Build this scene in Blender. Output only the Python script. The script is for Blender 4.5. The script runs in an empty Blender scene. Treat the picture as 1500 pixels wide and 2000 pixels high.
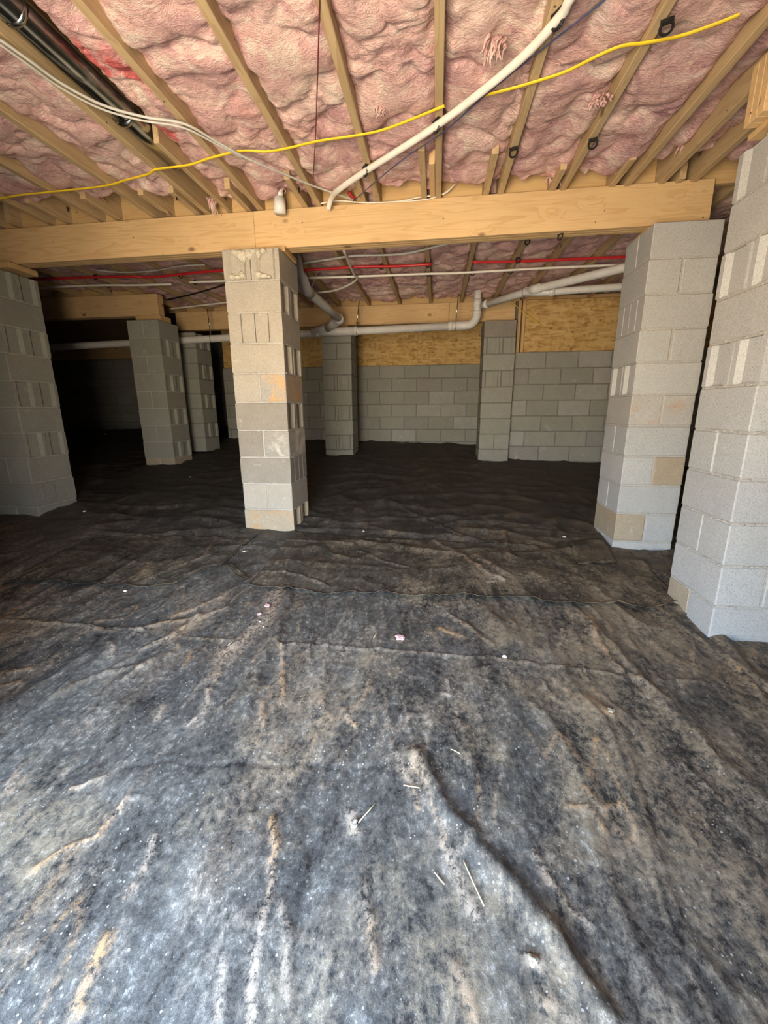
import bpy, bmesh, math, random
import numpy as np
from mathutils import Vector, Matrix

random.seed(7)
scene = bpy.context.scene
col = scene.collection
ZO = 1.2                                   # camera height above the datum under the doorway

# ---------------------------------------------------------------- camera
F_PX, PITCH, YAW, ROLL = 819.37, math.radians(13.682), math.radians(-7.013), math.radians(-0.282)
def cam_axes():
    cy, sy, cp, sp = math.cos(YAW), math.sin(YAW), math.cos(PITCH), math.sin(PITCH)
    fwd = Vector((sy * cp, cy * cp, -sp)); right = Vector((cy, -sy, 0)); up = right.cross(fwd)
    cr, sr = math.cos(ROLL), math.sin(ROLL)
    return cr * right + sr * up, -sr * right + cr * up, fwd
C_R, C_U, C_F = cam_axes()
cam_data = bpy.data.cameras.new('camera')
cam_data.sensor_fit = 'VERTICAL'; cam_data.sensor_height = 24.0
cam_data.lens = 24.0 * F_PX / 2000.0
cam_data.clip_start = 0.02; cam_data.clip_end = 200
cam = bpy.data.objects.new('camera', cam_data); col.objects.link(cam)
m = Matrix((C_R, C_U, -C_F)).transposed().to_4x4(); m.translation = (0, 0, ZO)
cam.matrix_world = m
scene.camera = cam

# ---------------------------------------------------------------- world, daylight through the doorway
JAMB = 0.40                                 # depth of the doorway
DOOR = (-1.42, 0.05, -0.02, 1.85)           # x0, x1, z0, z1 of the access doorway behind the camera
FRONT_Y = -0.30
world = bpy.data.worlds.new('daylight'); scene.world = world; world.use_nodes = True
wn = world.node_tree; wn.nodes.clear()
w_out = wn.nodes.new('ShaderNodeOutputWorld'); w_bg = wn.nodes.new('ShaderNodeBackground')
w_tc = wn.nodes.new('ShaderNodeTexCoord'); w_sep = wn.nodes.new('ShaderNodeSeparateXYZ')
w_map = wn.nodes.new('ShaderNodeMapRange'); w_ramp = wn.nodes.new('ShaderNodeValToRGB')
w_map.inputs['From Min'].default_value = -1; w_map.inputs['From Max'].default_value = 1
wn.links.new(w_tc.outputs['Generated'], w_sep.inputs[0]); wn.links.new(w_sep.outputs['Z'], w_map.inputs['Value'])
wn.links.new(w_map.outputs[0], w_ramp.inputs[0]); wn.links.new(w_ramp.outputs[0], w_bg.inputs[0])
wn.links.new(w_bg.outputs[0], w_out.inputs[0])
cr = w_ramp.color_ramp                      # sunlit clay ground, pale horizon, blue sky
cr.elements[0].position = 0.0; cr.elements[0].color = (1.0, 0.80, 0.58, 1)
cr.elements[1].position = 1.0; cr.elements[1].color = (0.36, 0.66, 1.28, 1)
for p, c in ((0.485, (1.0, 0.80, 0.58, 1)), (0.515, (1.05, 0.93, 0.72, 1)), (0.60, (0.62, 0.84, 1.14, 1))):
    e = cr.elements.new(p); e.color = c
w_bg.inputs[1].default_value = 9.0
portal = bpy.data.lights.new('doorway_portal', 'AREA'); portal.shape = 'RECTANGLE'
portal.size = DOOR[1] - DOOR[0]; portal.size_y = DOOR[3] - DOOR[2]
po = bpy.data.objects.new('doorway_portal', portal); col.objects.link(po)
po.location = ((DOOR[0] + DOOR[1]) / 2, FRONT_Y - JAMB + 0.01, (DOOR[2] + DOOR[3]) / 2)
po.rotation_euler = (math.radians(90), 0, 0)
portal.cycles.is_portal = True

vs = scene.view_settings
scene.display_settings.display_device = 'sRGB'
vs.view_transform = 'Standard'; vs.look = 'None'; vs.gamma = 1.0; vs.use_curve_mapping = False
vs.exposure = 1.95
scene.cycles.use_denoising = True
scene.cycles.use_adaptive_sampling = True; scene.cycles.adaptive_threshold = 0.05; scene.cycles.adaptive_min_samples = 20
scene.cycles.max_bounces = 6; scene.cycles.diffuse_bounces = 4
scene.cycles.sample_clamp_indirect = 6.0

# ---------------------------------------------------------------- helpers: pixels of the photograph -> rays -> surfaces
def ray(px, py):
    return C_R * ((px - 750) / F_PX) - C_U * ((py - 1000) / F_PX) + C_F
def on_y(px, py, Y):
    d = ray(px, py); d = d * (Y / d.y); return Vector((d.x, d.y, d.z + ZO))
def on_z(px, py, Z):
    d = ray(px, py); d = d * ((Z - ZO) / d.z); return Vector((d.x, d.y, Z))

# ---------------------------------------------------------------- helpers: noise
def _hash(ix, iy, seed):
    h = (ix.astype(np.int64) * 374761393 + iy.astype(np.int64) * 668265263 + seed * 974634221) & 0xffffffff
    h = ((h ^ (h >> 13)) * 1274126177) & 0xffffffff
    return ((h ^ (h >> 16)) & 0xffffff) / float(0xffffff)
def perlin(x, y, seed=0):
    x = np.asarray(x, float); y = np.asarray(y, float)
    xi = np.floor(x); yi = np.floor(y); fx = x - xi; fy = y - yi
    u = fx * fx * fx * (fx * (fx * 6 - 15) + 10); v = fy * fy * fy * (fy * (fy * 6 - 15) + 10)
    def g(dx, dy):
        a = _hash(xi + dx, yi + dy, seed) * 2 * math.pi
        return np.cos(a) * (fx - dx) + np.sin(a) * (fy - dy)
    a = g(0, 0) * (1 - u) + g(1, 0) * u; b = g(0, 1) * (1 - u) + g(1, 1) * u
    return (a * (1 - v) + b * v) * 1.4
def fbm(x, y, octaves=4, seed=0):
    s = 0; a = 0.5
    for o in range(octaves):
        s = s + a * perlin(x * 2 ** o, y * 2 ** o, seed + o * 17); a *= 0.5
    return s
def smooth(a, b, t):
    t = np.clip((t - a) / (b - a), 0, 1); return t * t * (3 - 2 * t)

# ---------------------------------------------------------------- helpers: objects
def link(name, me, parent=None, loc=(0, 0, 0), rot=(0, 0, 0)):
    o = bpy.data.objects.new(name, me); col.objects.link(o)
    o.location = loc; o.rotation_euler = rot
    if parent is not None: o.parent = parent
    return o
def tag(o, label, cat, group=None):
    o['label'] = label; o['category'] = cat
    if group: o['group'] = group
    return o
def struct(o): o['kind'] = 'structure'; return o
def thing(name, label, cat, loc=(0, 0, 0), group=None):
    return tag(link(name, None, None, loc), label, cat, group)
def pydata(name, V, Fc, mat, smooth_=False):
    me = bpy.data.meshes.new(name); me.from_pydata([tuple(v) for v in V], [], Fc)
    me.materials.append(mat)
    if smooth_: me.polygons.foreach_set('use_smooth', [True] * len(me.polygons))
    me.update(); return me
def bm_mesh(name, bm, mat, smooth_=False):
    me = bpy.data.meshes.new(name); bm.to_mesh(me); bm.free(); me.materials.append(mat)
    if smooth_: me.polygons.foreach_set('use_smooth', [True] * len(me.polygons))
    return me
def box_bm(sx, sy, sz, bev=0.0, seg=1):
    bm = bmesh.new(); bmesh.ops.create_cube(bm, size=1)
    bmesh.ops.scale(bm, vec=(sx, sy, sz), verts=bm.verts)
    if bev: bmesh.ops.bevel(bm, geom=bm.edges[:], offset=bev, segments=seg, affect='EDGES', profile=0.6)
    return bm
def board(name, x0, x1, y0, y1, z0, z1, mat, parent=None, bev=0.003):
    me = bm_mesh(name, box_bm(x1 - x0, y1 - y0, z1 - z0, bev), mat)
    p = parent.location if parent is not None else Vector((0, 0, 0))
    return link(name, me, parent, ((x0 + x1) / 2 - p.x, (y0 + y1) / 2 - p.y, (z0 + z1) / 2 - p.z))
def catmull(pts, n=8):
    pts = [Vector(p) for p in pts]; out = []
    for i in range(len(pts) - 1):
        p0 = pts[max(i - 1, 0)]; p1 = pts[i]; p2 = pts[i + 1]; p3 = pts[min(i + 2, len(pts) - 1)]
        for k in range(n):
            t = k / n
            out.append(0.5 * ((2 * p1) + (p2 - p0) * t + (2 * p0 - 5 * p1 + 4 * p2 - p3) * t * t + (3 * p1 - p0 - 3 * p2 + p3) * t ** 3))
    out.append(pts[-1]); return out
def tube_data(pts, r, seg=10, flat=1.0):
    pts = [Vector(p) for p in pts]; V = []; Fc = []
    t0 = (pts[1] - pts[0]).normalized()
    up = Vector((0, 0, 1)) if abs(t0.z) < 0.9 else Vector((0, 1, 0))
    nrm = (up - t0 * up.dot(t0)).normalized()
    for i, p in enumerate(pts):
        t = (pts[min(i + 1, len(pts) - 1)] - pts[max(i - 1, 0)]).normalized()
        nrm = (nrm - t * nrm.dot(t)).normalized(); bi = t.cross(nrm)
        rr = r[i] if isinstance(r, (list, tuple)) else r
        for k in range(seg):
            a = 2 * math.pi * k / seg
            V.append(p + nrm * (math.cos(a) * rr * flat) + bi * (math.sin(a) * rr))
    for i in range(len(pts) - 1):
        for k in range(seg):
            a = i * seg + k; b = i * seg + (k + 1) % seg
            Fc.append((a, b, b + seg, a + seg))
    Fc.append(tuple(range(seg))[::-1]); n = (len(pts) - 1) * seg
    Fc.append(tuple(range(n, n + seg)))
    return V, Fc
def tube(name, pts, r, mat, parent=None, seg=10, flat=1.0, loc=None):
    V, Fc = tube_data(pts, r, seg, flat)
    base = Vector(loc) if loc is not None else (parent.location.copy() if parent is not None else Vector(pts[0]))
    me = pydata(name, [v - base for v in V], Fc, mat, True)
    return link(name, me, parent, base if parent is None else (base - parent.location))
def grid_mesh(name, X, Y, Z, mat, dust=None, smooth_=True):
    """X, Y, Z: 2-D arrays -> mesh"""
    n, k = X.shape
    co = np.stack([X, Y, Z], -1).reshape(-1, 3)
    a = (np.arange(n - 1)[:, None] * k + np.arange(k - 1)[None, :]).reshape(-1)
    q = np.stack([a, a + 1, a + k + 1, a + k], -1)
    me = bpy.data.meshes.new(name)
    me.vertices.add(len(co)); me.vertices.foreach_set('co', co.astype(np.float32).ravel())
    me.loops.add(q.size); me.loops.foreach_set('vertex_index', q.astype(np.int32).ravel())
    me.polygons.add(len(q)); me.polygons.foreach_set('loop_start', np.arange(0, q.size, 4, dtype=np.int32))
    me.polygons.foreach_set('loop_total', np.full(len(q), 4, np.int32))
    me.update(calc_edges=True); me.validate()
    if smooth_: me.polygons.foreach_set('use_smooth', np.ones(len(q), bool))
    if dust is not None:
        at = me.attributes.new('dust', 'FLOAT', 'POINT'); at.data.foreach_set('value', dust.astype(np.float32).ravel())
    me.materials.append(mat); return me

# ---------------------------------------------------------------- materials
class NT:
    def __init__(s, name, rough=0.8, spec=0.3, metal=0.0):
        s.m = bpy.data.materials.new(name); s.m.use_nodes = True; s.t = s.m.node_tree
        s.b = s.t.nodes['Principled BSDF']; s.b.inputs['Roughness'].default_value = rough
        s.b.inputs['Specular IOR Level'].default_value = spec; s.b.inputs['Metallic'].default_value = metal
    def n(s, typ, **kw):
        x = s.t.nodes.new('ShaderNode' + typ)
        for k, v in kw.items(): setattr(x, k, v)
        return x
    def put(s, sock, v):
        if isinstance(v, bpy.types.NodeSocket): s.t.links.new(v, sock)
        elif v is not None:
            if isinstance(v, (tuple, list)) and len(v) == 3 and sock.type == 'RGBA': v = (*v, 1)
            sock.default_value = v
    def coord(s, scale=(1, 1, 1), randomise=False, rot=None):
        tc = s.n('TexCoord'); o = tc.outputs['Object']
        if randomise:
            oi = s.n('ObjectInfo'); a = s.n('VectorMath', operation='ADD'); c = s.n('CombineXYZ')
            mu = s.math('MULTIPLY', oi.outputs['Random'], 37.0)
            for i in range(3): s.put(c.inputs[i], mu)
            s.put(a.inputs[0], o); s.put(a.inputs[1], c.outputs[0]); o = a.outputs[0]
        mp = s.n('Mapping'); s.put(mp.inputs['Vector'], o); mp.inputs['Scale'].default_value = scale
        if rot: mp.inputs['Rotation'].default_value = rot
        return mp.outputs[0]
    def noise(s, vec, scale, detail=4, rough=0.55, dist=0.0, out='Fac'):
        x = s.n('TexNoise'); s.put(x.inputs['Vector'], vec); x.inputs['Scale'].default_value = scale
        x.inputs['Detail'].default_value = detail; x.inputs['Roughness'].default_value = rough
        x.inputs['Distortion'].default_value = dist
        return x.outputs[out]
    def voro(s, vec, scale, feature='F1', out='Distance', rnd=1.0):
        x = s.n('TexVoronoi', feature=feature); s.put(x.inputs['Vector'], vec); x.inputs['Scale'].default_value = scale
        x.inputs['Randomness'].default_value = rnd
        return x.outputs[out]
    def math(s, op, a, b=None, clamp=False):
        x = s.n('Math', operation=op, use_clamp=clamp); s.put(x.inputs[0], a)
        if b is not None: s.put(x.inputs[1], b)
        return x.outputs[0]
    def rng(s, v, a, b, c=0.0, d=1.0):
        x = s.n('MapRange'); x.clamp = True; s.put(x.inputs['Value'], v)
        for k, q in zip(('From Min', 'From Max', 'To Min', 'To Max'), (a, b, c, d)): x.inputs[k].default_value = q
        return x.outputs[0]
    def ramp(s, f, stops):
        x = s.n('ValToRGB'); r = x.color_ramp; s.put(x.inputs[0], f)
        r.elements[0].position, r.elements[0].color = stops[0][0], (*stops[0][1], 1)
        r.elements[1].position, r.elements[1].color = stops[-1][0], (*stops[-1][1], 1)
        for p, c in stops[1:-1]: e = r.elements.new(p); e.color = (*c, 1)
        return x.outputs[0]
    def mix(s, f, a, b, mode='MIX'):
        x = s.n('Mix', data_type='RGBA', blend_type=mode); s.put(x.inputs[0], f); s.put(x.inputs[6], a); s.put(x.inputs[7], b)
        return x.outputs[2]
    def color(s, c): s.put(s.b.inputs['Base Color'], c)
    def bump(s, h, strength=0.3, dist=0.01, prev=None):
        x = s.n('Bump'); x.inputs['Strength'].default_value = strength; x.inputs['Distance'].default_value = dist
        s.put(x.inputs['Height'], h)
        if prev is not None: s.put(x.inputs['Normal'], prev)
        s.put(s.b.inputs['Normal'], x.outputs[0]); return x.outputs[0]

def wood(name, axis, light, dark, knots=True):
    t = NT(name, 0.62, 0.25)
    sc = [26.0, 26.0, 26.0]; sc['xyz'.index(axis)] = 1.6
    sf = [190.0, 190.0, 190.0]; sf['xyz'.index(axis)] = 5.0
    sk = [5.5, 5.5, 5.5]; sk['xyz'.index(axis)] = 3.2
    base = t.coord((1, 1, 1), True)
    kd = t.voro(t.coord(sk, True), 1.0)
    warp = t.rng(kd, 0.0, 0.35, 1.0, 0.0)
    v = t.coord(sc, True)
    ad = t.n('VectorMath', operation='ADD'); t.put(ad.inputs[0], v)
    cv = t.n('CombineXYZ'); t.put(cv.inputs[0], warp); t.put(cv.inputs[1], warp); t.put(cv.inputs[2], warp)
    t.put(ad.inputs[1], cv.outputs[0])
    ring = t.noise(ad.outputs[0], 0.45, 2, 0.5, 0.6)
    ringw = t.math('FRACT', t.math('MULTIPLY', ring, 9.0))
    band = t.rng(ringw, 0.55, 1.0)
    fine = t.noise(t.coord(sf, True), 1.0, 3, 0.6)
    broad = t.noise(base, 2.3, 3)
    c = t.mix(t.rng(broad, 0.3, 0.7), light, tuple(0.86 * x for x in light))
    c = t.mix(t.math('MULTIPLY', band, 0.48), c, dark)
    c = t.mix(t.rng(fine, 0.35, 0.75, 0.0, 0.30), c, dark)
    if knots:
        c = t.mix(t.rng(kd, 0.06, 0.12, 0.8, 0.0), c, tuple(0.30 * x for x in dark))
        nail = t.voro(t.coord((9, 9, 9), True), 1.0)
        c = t.mix(t.rng(nail, 0.035, 0.05, 0.9, 0.0), c, (0.05, 0.035, 0.025))
    t.color(c); t.bump(fine, 0.12, 0.002); return t.m
BEAM_L, BEAM_D = (0.70, 0.50, 0.26), (0.46, 0.27, 0.11)
JOI_L, JOI_D = (0.56, 0.42, 0.24), (0.33, 0.22, 0.11)
M = {}
M['beam'] = wood('pine_beam', 'x', BEAM_L, BEAM_D)
M['joist'] = wood('pine_joist', 'y', JOI_L, JOI_D)
M['block_wood'] = wood('pine_blocking', 'x', (0.60, 0.42, 0.20), BEAM_D)
M['stud'] = wood('pine_stud', 'z', BEAM_L, BEAM_D, False)
M['ply'] = wood('subfloor_wood', 'x', (0.45, 0.33, 0.18), (0.3, 0.2, 0.1), False)

def concrete(name, base, tint2, stain=None, amt=0.0, rnd=0.35):
    t = NT(name, 0.93, 0.15)
    v = t.coord((1, 1, 1), True)
    oi = t.n('ObjectInfo')
    c = t.mix(oi.outputs['Random'], base, tint2)
    big = t.noise(v, 7.0, 5, 0.6)
    c = t.mix(t.rng(big, 0.3, 0.72, 0.0, rnd), c, tuple(0.62 * x for x in base))
    pale = t.noise(v, 11.0, 6, 0.7, 0.4)
    c = t.mix(t.rng(pale, 0.60, 0.72, 0.0, 0.5), c, (0.62, 0.61, 0.57))
    if stain:
        st = t.noise(v, 5.0, 5, 0.6, 0.6)
        c = t.mix(t.rng(st, 0.62 - amt * 0.35, 0.80 - amt * 0.35, 0.0, 0.9), c, stain)
    grit = t.noise(v, 130.0, 4, 0.75)
    pit = t.voro(v, 120.0)
    c = t.mix(t.rng(grit, 0.36, 0.56, 0.55, 0.0), c, tuple(0.55 * x for x in base))
    t.color(c)
    h = t.math('ADD', t.math('MULTIPLY', grit, 0.6), t.rng(pit, 0.0, 0.3, 0.0, 0.5))
    t.bump(h, 0.8, 0.004); return t.m
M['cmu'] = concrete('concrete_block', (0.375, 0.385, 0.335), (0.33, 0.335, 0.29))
M['cmu_lit'] = concrete('concrete_block_lit', (0.52, 0.53, 0.51), (0.47, 0.48, 0.465), rnd=.25)  # lighter grey copy; strong light on the two right-hand piers put into the colour
M['cmu_warm_lit'] = concrete('concrete_block_warm_lit', (0.46, 0.43, 0.36), (0.43, 0.405, 0.345), rnd=.4)  # grey block with the warm light on the beam-joint pier put into its colour
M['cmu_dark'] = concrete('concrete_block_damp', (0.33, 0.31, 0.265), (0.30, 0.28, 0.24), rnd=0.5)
M['cmu_tan'] = concrete('concrete_block_clay_dusted', (0.45, 0.385, 0.28), (0.43, 0.365, 0.26), (0.52, 0.30, 0.12), 0.12)
M['cmu_stain'] = concrete('concrete_block_clay_splashed', (0.42, 0.41, 0.37), (0.40, 0.38, 0.34), (0.62, 0.37, 0.14), 0.62)
M['cmu_spots'] = concrete('concrete_block_rust_spotted', (0.50, 0.49, 0.45), (0.48, 0.47, 0.43), (0.52, 0.24, 0.09), 0.16)
M['cmu_wash'] = concrete('concrete_block_mortar_smeared', (0.36, 0.35, 0.31), (0.34, 0.33, 0.29), (0.66, 0.62, 0.52), 0.5)
M['cmu_pale'] = concrete('concrete_block_pale', (0.44, 0.44, 0.41), (0.42, 0.42, 0.395), rnd=.5)
M['cmu_damp'] = concrete('concrete_block_greyer', (0.355, 0.35, 0.325), (0.34, 0.335, 0.31), rnd=.4)
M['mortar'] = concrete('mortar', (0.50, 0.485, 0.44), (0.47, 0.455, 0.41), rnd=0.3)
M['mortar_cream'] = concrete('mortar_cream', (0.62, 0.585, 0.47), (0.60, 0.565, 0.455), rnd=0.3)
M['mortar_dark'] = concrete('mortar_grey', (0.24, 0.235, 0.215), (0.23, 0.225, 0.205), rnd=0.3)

def plain(name, c, rough=0.5, spec=0.4, metal=0.0, var=0.12):
    t = NT(name, rough, spec, metal)
    nz = t.noise(t.coord(), 14.0, 4)
    t.color(t.mix(t.rng(nz, 0.35, 0.7, 0.0, 1.0), c, tuple(x * (1 - var) for x in c))); return t.m
M['pvc'] = plain('white_pvc', (0.72, 0.72, 0.69), 0.38)
M['pex_white'] = plain('white_pex', (0.80, 0.78, 0.70), 0.4)
M['pex_red'] = plain('red_pex', (0.55, 0.025, 0.03), 0.35)
M['yellow'] = plain('yellow_jacket', (0.86, 0.62, 0.03), 0.45)
M['grey_cable'] = plain('grey_jacket', (0.50, 0.51, 0.47), 0.5)
M['white_cable'] = plain('white_jacket', (0.78, 0.74, 0.64), 0.5)
M['blue'] = plain('blue_wire', (0.06, 0.075, 0.16), 0.5)
M['dark_red'] = plain('dark_red_wire', (0.16, 0.03, 0.03), 0.5)
M['black'] = plain('black_plastic', (0.012, 0.012, 0.012), 0.4)
M['galv'] = plain('galvanized_steel', (0.50, 0.52, 0.50), 0.22, 0.5, 1.0, 0.35)
M['straw'] = plain('straw', (0.66, 0.55, 0.32), 0.8)
M['chalk'] = plain('white_crumb', (0.8, 0.79, 0.74), 0.9)
M['dirt'] = plain('clay_soil', (0.20, 0.12, 0.07), 0.95, 0.1)

TEARS = [(tuple(on_z(px, py, 2.57)), q) for px, py, q in ((245, 150, (.06, .13, .2)), (190, 145, (.035, .11, .2)), (330, 275, (.03, .10, .2)))]
def insulation_mat():
    t = NT('pink_fiberglass', 1.0, 0.0)
    v = t.coord((1, 1, 1), False)
    a = t.noise(v, 2.6, 5, 0.6, 0.6); b = t.noise(v, 7.5, 7, 0.66, 0.9)
    st = t.coord((1.0, 2.2, 1.0)); f = t.noise(st, 26.0, 6, 0.68, 1.2)
    hot = t.noise(v, 2.1, 3, 0.5, 0.5)
    c = t.ramp(a, [(0.30, (0.56, 0.34, 0.36)), (0.48, (0.74, 0.47, 0.44)), (0.68, (0.84, 0.64, 0.56))])
    c = t.mix(t.rng(b, 0.52, 0.68, 0.0, 0.8), c, (0.90, 0.80, 0.68))
    c = t.mix(t.rng(b, 0.47, 0.33, 0.0, 0.75), c, (0.42, 0.23, 0.245))
    c = t.mix(t.rng(f, 0.53, 0.70, 0.0, 0.6), c, (0.90, 0.78, 0.69))
    c = t.mix(t.rng(f, 0.46, 0.30, 0.0, 0.6), c, (0.42, 0.22, 0.22))
    c = t.mix(t.rng(hot, 0.62, 0.78, 0.0, 0.5), c, (0.80, 0.34, 0.31))
    for p, q in TEARS:                       # raw red fiberglass where the batt is torn
        sb = t.n('VectorMath', operation='SUBTRACT'); t.put(sb.inputs[0], v); sb.inputs[1].default_value = p
        dv = t.n('VectorMath', operation='DIVIDE'); t.put(dv.inputs[0], sb.outputs[0]); dv.inputs[1].default_value = q
        ln = t.n('VectorMath', operation='LENGTH'); t.put(ln.inputs[0], dv.outputs[0])
        e_ = t.math('ADD', ln.outputs['Value'], t.math('MULTIPLY', t.math('SUBTRACT', b, 0.5), 2.6))
        c = t.mix(t.rng(e_, 1.15, 0.55, 0.0, 0.85), c, (0.70, 0.13, 0.13))
    t.color(c)
    fib = t.noise(st, 90.0, 4, 0.7, 1.0)
    h = t.math('ADD', t.math('MULTIPLY', f, 1.0), t.math('MULTIPLY', fib, 0.25))
    t.bump(h, 0.75, 0.025)
    return t.m
M['pink'] = insulation_mat()

def plastic_mat(name, dusty, tint=(1, 1, 1)):
    t = NT(name, 0.5, 0.35)
    v = t.coord()
    at = t.n('Attribute', attribute_name='dust'); d = at.outputs['Fac']
    warp = t.noise(v, 6.0, 3, out='Color')
    ad = t.n('VectorMath', operation='MULTIPLY_ADD'); t.put(ad.inputs[0], warp); ad.inputs[1].default_value = (0.035, 0.035, 0.03); t.put(ad.inputs[2], v)
    vs_ = t.n('Mapping'); t.put(vs_.inputs['Vector'], ad.outputs[0]); vs_.inputs['Scale'].default_value = (1.0, 0.55, 1.0)
    vv = vs_.outputs[0]
    film = t.noise(vv, 3.0, 4, 0.6, 0.2)
    blot = t.noise(vv, 9.0, 7, 0.78, 0.15)
    fine = t.noise(t.coord((1, .8, 1)), 52.0, 5, 0.82, 0.15)
    speck = t.noise(v, 120.0, 3, 0.7)
    crumb = t.voro(v, 95.0); cc = t.n('SeparateColor'); t.put(cc.inputs[0], t.voro(v, 95.0, out='Color'))
    crumb = t.math('SUBTRACT', crumb, t.math('MULTIPLY', t.math('POWER', cc.outputs[0], 4.0), 0.30)); patch = t.noise(v, 5.5, 4, 0.65)
    # grey dust film on black plastic
    fm = t.math('ADD', t.math('ADD', t.math('MULTIPLY', film, 0.15), t.math('MULTIPLY', blot, 0.42)), t.math('MULTIPLY', fine, 0.43))
    g1, g2, g3 = (tuple(k * dusty * w for k, w in zip(q, tint)) for q in ((0.058, 0.055, 0.050), (0.095, 0.089, 0.079), (0.185, 0.172, 0.150)))
    c = t.ramp(fm, [(0.40, (0.018, 0.016, 0.014)), (0.46, g1), (0.52, g2), (0.60, g3)])
    sx_ = t.n('SeparateXYZ'); t.put(sx_.inputs[0], v)
    tn_ = t.math('ADD', t.noise(v, 2.2, 6, 0.7), t.rng(sx_.outputs[0], -0.8, 1.0, -0.06, 0.13))   # clay mottling; warmer light towards the bright pier put in as extra tan
    tan = t.math('MULTIPLY', t.rng(tn_, 0.47, 0.62), t.rng(fm, 0.45, 0.55))
    c = t.mix(t.math('MULTIPLY', tan, 0.8 * dusty), c, (0.27, 0.20, 0.115))
    # pale crumbs in patches
    cr_ = t.math('MULTIPLY', t.rng(crumb, 0.06, -0.02), t.rng(patch, 0.44, 0.60))
    c = t.mix(t.math('MULTIPLY', cr_, 0.75 * dusty), c, (0.50, 0.46, 0.38))
    fl = t.math('MULTIPLY', t.rng(fine, 0.57, 0.64), t.rng(blot, 0.46, 0.60))
    c = t.mix(t.math('MULTIPLY', fl, 0.7 * dusty), c, (0.42, 0.39, 0.33))
    # clay washed into the folds
    brk = t.rng(t.math('ADD', t.math('MULTIPLY', fine, 0.65), t.math('MULTIPLY', speck, 0.35)), 0.43, 0.57)
    cl = t.math('MULTIPLY', d, brk, True)
    hue = t.noise(v, 2.6, 3)
    clay = t.mix(t.rng(hue, 0.45, 0.62), (0.35, 0.275, 0.195), (0.40, 0.235, 0.105))
    c = t.mix(cl, c, clay)
    c = t.mix(t.rng(sx_.outputs[1], 2.3, 3.9, 0.0, 0.72), c, (0.022, 0.018, 0.013))   # blends towards black with depth into the room
    t.color(c)
    t.put(t.b.inputs['Roughness'], t.rng(fm, 0.38, 0.6, 0.42, 0.85))
    t.bump(t.math('ADD', t.math('MULTIPLY', blot, 0.6), t.math('MULTIPLY', fine, 0.4)), 0.5, 0.010)
    return t.m
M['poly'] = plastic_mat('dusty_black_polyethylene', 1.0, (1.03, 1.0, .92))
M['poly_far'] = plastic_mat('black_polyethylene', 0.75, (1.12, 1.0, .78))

def osb_mat():
    t = NT('oriented_strand_board', 0.75, 0.2)
    v = t.coord((1, 1, 1), True)
    fl = None
    c = (0.55, 0.36, 0.13)
    for k, (sc, rt) in enumerate(((( 7, 7, 34), 0.15), ((9, 9, 44), -0.3), ((22, 22, 14), 0.5))):
        vv = t.coord(sc, True, (0.1 * k, rt, 0))
        cell = t.voro(vv, 1.0, out='Color')
        sp = t.n('SeparateColor'); t.put(sp.inputs[0], cell)
        c = t.mix(t.rng(sp.outputs[0], 0.45, 0.95, 0.0, 0.75), c, ((0.72, 0.52, 0.24), (0.34, 0.19, 0.06), (0.66, 0.46, 0.19))[k])
        fl = sp.outputs[1]
    dk = t.noise(t.coord((14, 14, 40), True), 1.0, 3)
    c = t.mix(t.rng(dk, 0.64, 0.72, 0.0, 0.8), c, (0.16, 0.085, 0.03))
    t.color(c); t.bump(fl, 0.3, 0.003); return t.m
M['osb'] = osb_mat()
def brick_mat():
    t = NT('far_block_wall', 0.93, 0.15)
    v = t.coord((1, 1, 1), False, (math.radians(90), 0, 0))
    b = t.n('TexBrick'); t.put(b.inputs['Vector'], v)
    b.inputs['Scale'].default_value = 1.0; b.inputs['Brick Width'].default_value = 0.4064; b.inputs['Row Height'].default_value = 0.2032
    b.inputs['Mortar Size'].default_value = 0.006
    b.inputs['Color1'].default_value = (0.36, 0.36, 0.34, 1); b.inputs['Color2'].default_value = (0.31, 0.31, 0.295, 1); b.inputs['Mortar'].default_value = (0.22, 0.215, 0.2, 1)
    t.color(b.outputs['Color']); return t.m
M['brick'] = brick_mat()

# ---------------------------------------------------------------- ground form: heights read at the foot of each pier and wall
GP = [(-1.47, 3.06, -.92), (-1.16, 3.06, -.93), (-1.09, 3.46, -.89), (1.3, 3.07, -.99), (1.69, 3.07, -1.02), (1.29, 3.48, -.94),
      (1.33, 2.0, -1.05), (1.33, 2.43, -1.02), (1.56, 2.0, -1.04), (-3.28, 3.04, -.866), (-3.29, 3.41, -.86), (-3.67, 4.94, -.70), (-3.36, 4.94, -.70),
      (-3.26, 5.33, -.63), (-3.33, 5.77, -.59), (-3.3, 6.17, -.53), (-1.54, 5.88, -.60), (-1.14, 5.88, -.63), (.58, 5.87, -.73), (.98, 5.87, -.75),
      (-2.1, 7.14, -.52), (-1.27, 7.14, -.52), (0, 7.14, -.52), (.66, 7.14, -.56), (1.0, 6.0, -.68), (2.2, 6.0, -.70),
      (0, .4, -1.2), (-1, .5, -1.17), (1, .6, -1.2), (-2.5, .5, -1.1), (-6, 6, -.55), (-5, 3, -.80), (-7, 9.5, -.42), (-4, 9.5, -.40), (3.5, 3, -1.08), (3.5, 6, -.75), (-5, 0.5, -1.0), (3.5, .5, -1.2)]
_g = np.array(GP)
def _gb(x, y): return [np.ones_like(x), x, y, x * y, x * x, y * y, x * x * y, y * y * x, y ** 3]
_gc = np.linalg.lstsq(np.stack(_gb(_g[:, 0], _g[:, 1]), -1), _g[:, 2] + ZO, rcond=None)[0]
def ground(x, y):
    x = np.asarray(x, float); y = np.asarray(y, float)
    return sum(c * b for c, b in zip(_gc, _gb(x, y)))
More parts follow.
